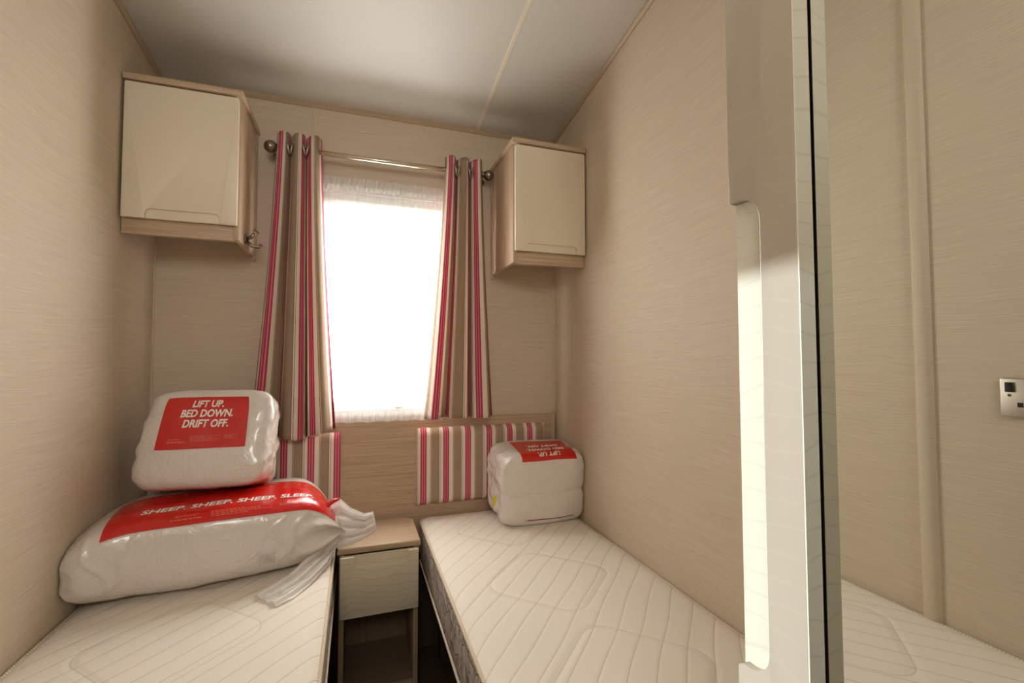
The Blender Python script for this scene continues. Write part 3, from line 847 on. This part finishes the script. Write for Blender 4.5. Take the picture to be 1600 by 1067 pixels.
def smallprint(name, fn, rows, mat, parent):
    """rows of print too small to read: short strokes"""
    g = G(); rnd = random.Random(7)
    for (u0, u1, v, h) in rows:
        u = u0
        while u < u1:
            w = rnd.uniform(0.004, 0.012)
            g.add([fn(u, v), fn(min(u + w, u1), v), fn(min(u + w, u1), v + h), fn(u, v + h)], [(0, 1, 2, 3)]); u += w + 0.0022
    return g.build(name, mat, parent)

def RX(a): return Matrix.Rotation(R(a), 3, 'X')
def RY(a): return Matrix.Rotation(R(a), 3, 'Y')
def RZ(a): return Matrix.Rotation(R(a), 3, 'Z')

# --- long duvet pack lying across the left bed
def warpB(p, d):
    t = max(0.0, (p.x - 0.20) / 0.136)
    if t > 0:
        s = max(0.20, 1 - 0.78 * min(1, t) ** 2.6)
        th = math.atan2(p.z, p.y)
        s *= 1 + (0.15 if p.z < 0.03 else 0.15 * max(0.12, 1 - (p.z - 0.03) / 0.03)) * min(1, t) * math.sin(15 * th + 3 * t)
        p = Vector((p.x, p.y * s - 0.050 * t * t, p.z * s - 0.045 * t * t))
    t = max(0.0, (-p.x - 0.18) / 0.15)
    if t > 0:
        p = Vector((p.x, p.y, p.z * (1 - 0.12 * t * t) - 0.018 * t * t))
        p.y -= 0.062 * min(1.0, t) ** 1.3 * (1.0 if p.y < 0 else 0.4)
    # diagonal pulls in the film
    for x0, k, w, a in ((-0.205, 0.35, 0.006, 0.0075), (-0.255, -0.5, 0.007, 0.005), (0.150, -0.6, 0.006, 0.0045), (0.185, 0.5, 0.006, 0.005), (0.105, 0.9, 0.005, 0.003)):
        if p.y < 0: p = p + Vector((0, -1, 0.3)) * a * math.exp(-((p.x - x0 - k * p.z + 0.01 * math.sin(p.z * 60)) / w) ** 2) * max(0.0, 1 - (abs(p.z) / 0.078) ** 4)
    return p
PB = Pack((-0.378, 1.640, 0.562), (0.336, 0.186, 0.112), 3.8, RZ(8), 3.1, 0.007, 0.009, warpB)
duvet = root('duvet_pack', 'long film-wrapped duvet pack with a red band, lying across the left mattress', 'bedding pack', (-0.368, 1.668, 0.4515))
PB.body('wrapped_duvet', M['film'], duvet, 96, 0.4515)
def fB(off):
    def fn(u, v):   # u metres along the pack, v metres over the shoulder from front to top
        return on_x(PB, u, -0.186, v, off) if v < 0.112 else on_x(PB, u, -0.186 + (v - 0.112), 0.112, off)
    return fn
lb = patch('red_label', fB(0.0012), -0.250, 0.312, 0.080, 0.325, 70, 34, M['red'], duvet)
lettering('slogan', fB(0.0026), [('SHEEP. SHEEP. SHEEP. SLEEP.', 0.030, 0.160, 0.0355, 0.98, 0.0009, 1)], M['white_ink'], lb)
smallprint('small_print', fB(0.0024), [(-0.10, -0.045, 0.116, 0.0025), (-0.10, -0.05, 0.109, 0.0025), (-0.11, -0.04, 0.097, 0.0035), (-0.02, 0.06, 0.121, 0.0022), (-0.02, 0.13, 0.115, 0.0022), (-0.02, 0.10, 0.109, 0.0022), (-0.02, 0.13, 0.103, 0.0022), (-0.02, 0.07, 0.097, 0.0022), (0.15, 0.19, 0.115, 0.0022), (0.15, 0.18, 0.108, 0.0022)], M['pale_ink'], lb)
smallprint('care_mark', fB(0.0016), [(0.10, 0.142, -0.035 - 0.007 * i, 0.0025) for i in range(5)], M['grey_ink'], duvet)

# --- film tails from the gathered neck
def sheet(name, rows, mat, parent, amp=0.004, folds=5, n=28, seed=0.0):
    """rows: list of (left point, right point) across the sheet, joined smoothly, pleated"""
    v = []; f = []; m = 26
    rows = [(Vector(a), Vector(b)) for a, b in rows]
    for j in range(m + 1):
        q = j / m * (len(rows) - 1); k = min(int(q), len(rows) - 2); t = q - k; t = t * t * (3 - 2 * t) if len(rows) > 2 else t
        a = rows[k][0].lerp(rows[k + 1][0], t); b = rows[k][1].lerp(rows[k + 1][1], t)
        dirw = (b - a); nrm = dirw.cross((rows[k + 1][0] + rows[k + 1][1]) - (rows[k][0] + rows[k][1])).normalized()
        for i in range(n + 1):
            s = i / n; g = min(1.0, dirw.length / 0.05)
            p = a + dirw * s + nrm * (amp * g * math.sin(2 * math.pi * folds * s + seed) + 0.8 * amp * noise.noise(Vector((s * 5, j * 0.25, seed))))
            v.append(tuple(p))
    for j in range(m):
        for i in range(n):
            k = j * (n + 1) + i; f.append((k, k + 1, k + n + 2, k + n + 1))
    o = mesh(name, v, f, mat, parent, True)
    md = o.modifiers.new('film', 'SOLIDIFY'); md.thickness = 0.0008
    return o
sheet('film_tail', [((-0.075, 1.612, 0.612), (-0.062, 1.595, 0.474)), ((-0.045, 1.625, 0.622), (-0.048, 1.598, 0.476)), ((-0.012, 1.630, 0.588), (-0.008, 1.612, 0.476)), ((0.030, 1.640, 0.562), (0.038, 1.622, 0.487)), ((0.060, 1.640, 0.566), (0.072, 1.625, 0.508))], M['film_tail'], duvet, 0.006, 4, 36, 1.0)
sheet('film_tail', [((-0.085, 1.560, 0.50), (-0.055, 1.585, 0.470)), ((-0.125, 1.480, 0.505), (-0.068, 1.515, 0.462)), ((-0.175, 1.425, 0.482), (-0.108, 1.415, 0.460)), ((-0.225, 1.395, 0.468), (-0.150, 1.345, 0.458)), ((-0.250, 1.385, 0.459), (-0.185, 1.315, 0.457))], M['film_tail'], duvet, 0.0045, 3, 28, 2.0)
g = G(); g.tube([(-0.094, 1.585, 0.604), (-0.082, 1.590, 0.616), (-0.064, 1.598, 0.625), (-0.048, 1.606, 0.628)], [0.004, 0.007, 0.007, 0.004], 10)
g.build('red_twist', M['red'], duvet, True)

# --- upright pillow pack on top of it
PA = Pack((-0.424, 1.688, 0.828), (0.172, 0.086, 0.150), 6.0, RZ(-4) @ RX(-14), 8.3, 0.009, 0.005,
          lambda p, d: Vector((p.x * (1.0 - 0.50 * p.z if p.x < 0 else 1.0), p.y * (1 - 0.6 * p.z), p.z - 0.03 * p.x * 0)))
pil = root('pillow_pack', 'film-wrapped pillow pack with a red slogan label, leaning in the corner on the duvet pack', 'bedding pack', (-0.424, 1.688, 0.680))
PA.body('wrapped_pillows', M['film'], pil, 76)
def fA(off): return lambda u, v: PA.at(Vector((u, -0.088, v)), off)
la = patch('red_label', fA(0.0012), -0.124, 0.116, -0.034, 0.130, 40, 30, M['red'], pil)
lettering('slogan', fA(0.0024), [('LIFT UP.', 0.0, 0.092, 0.0315, 0.80, 0.0011, 1), ('BED DOWN.', 0.0, 0.061, 0.0315, 0.80, 0.0011, 1), ('DRIFT OFF.', 0.0, 0.030, 0.0315, 0.80, 0.0011, 1)], M['white_ink'], la)
smallprint('small_print', fA(0.0022), [(-0.09, -0.06, -0.006, 0.0018), (-0.092, -0.045, -0.015, 0.0035)] + [(-0.035, 0.045 - 0.01 * (i % 2), 0.002 - 0.0045 * i, 0.0016) for i in range(4)] + [(0.055, 0.09 - 0.01 * (i % 2), 0.002 - 0.0045 * i, 0.0016) for i in range(3)], M['pale_ink'], la)

# --- cube-shaped pack on the right bed
def warpC(p, d):
    seam = math.exp(-((p.z + 0.008 + 0.01 * p.x) / 0.007) ** 2); pinch = math.exp(-((p.z + 0.012) / 0.030) ** 2)
    x = p.x * (1 - 0.075 * pinch) if p.x > 0 else p.x * (1 - 0.02 * pinch)
    y = p.y * (1 - 0.5 * p.z); r = noise.noise(Vector((p.x * 9, p.z * 9, 4)))
    if p.y < 0: y += 0.004 * seam + 0.004 * r
    return Vector((x + (0.012 * r if p.x > 0.1 else 0), y, p.z))
PC = Pack((0.688, 1.733, 0.596), (0.172, 0.117, 0.140), 6.5, RZ(0) @ RX(8), 5.7, 0.009, 0.005,
          warpC)
pc = root('quilt_pack', 'cube-shaped film-wrapped bedding pack with an upside-down red label on the right mattress', 'bedding pack', (0.688, 1.733, 0.4515))
PC.body('wrapped_quilt', M['film'], pc, 76, 0.4515)
def fC(off):
    def fn(u, v):
        return on_x(PC, u, -0.117, 0.140 + v, off) if v < 0 else on_x(PC, u, -0.117 + v, 0.140, off)
    return fn
lc = patch('red_label', fC(0.0012), -0.098, 0.128, -0.018, 0.175, 40, 30, M['red'], pc)
lettering('slogan', fC(0.0026), [('LIFT UP.', 0.018, 0.030, 0.034, 0.80, 0.0011, -1), ('BED DOWN.', 0.018, 0.072, 0.034, 0.80, 0.0011, -1), ('DRIFT OFF.', 0.018, 0.116, 0.034, 0.80, 0.0011, -1)], M['white_ink'], lc)
def endC(off): return lambda u, v: PC.at(Vector((-0.172, u, v)), off)
patch('yellow_sticker', endC(0.0012), -0.030, -0.008, -0.075, -0.042, 6, 8, M['yellow'], pc)
patch('print_line', endC(0.0012), -0.026, -0.023, 0.0, 0.060, 2, 12, M['grey_ink'], pc)
def frC(off): return lambda u, v: PC.at(Vector((u, -0.117, v)), off)
patch('red_line', frC(0.0012), -0.075, 0.120, -0.108, -0.1045, 30, 2, M['dark_ink'], pc)
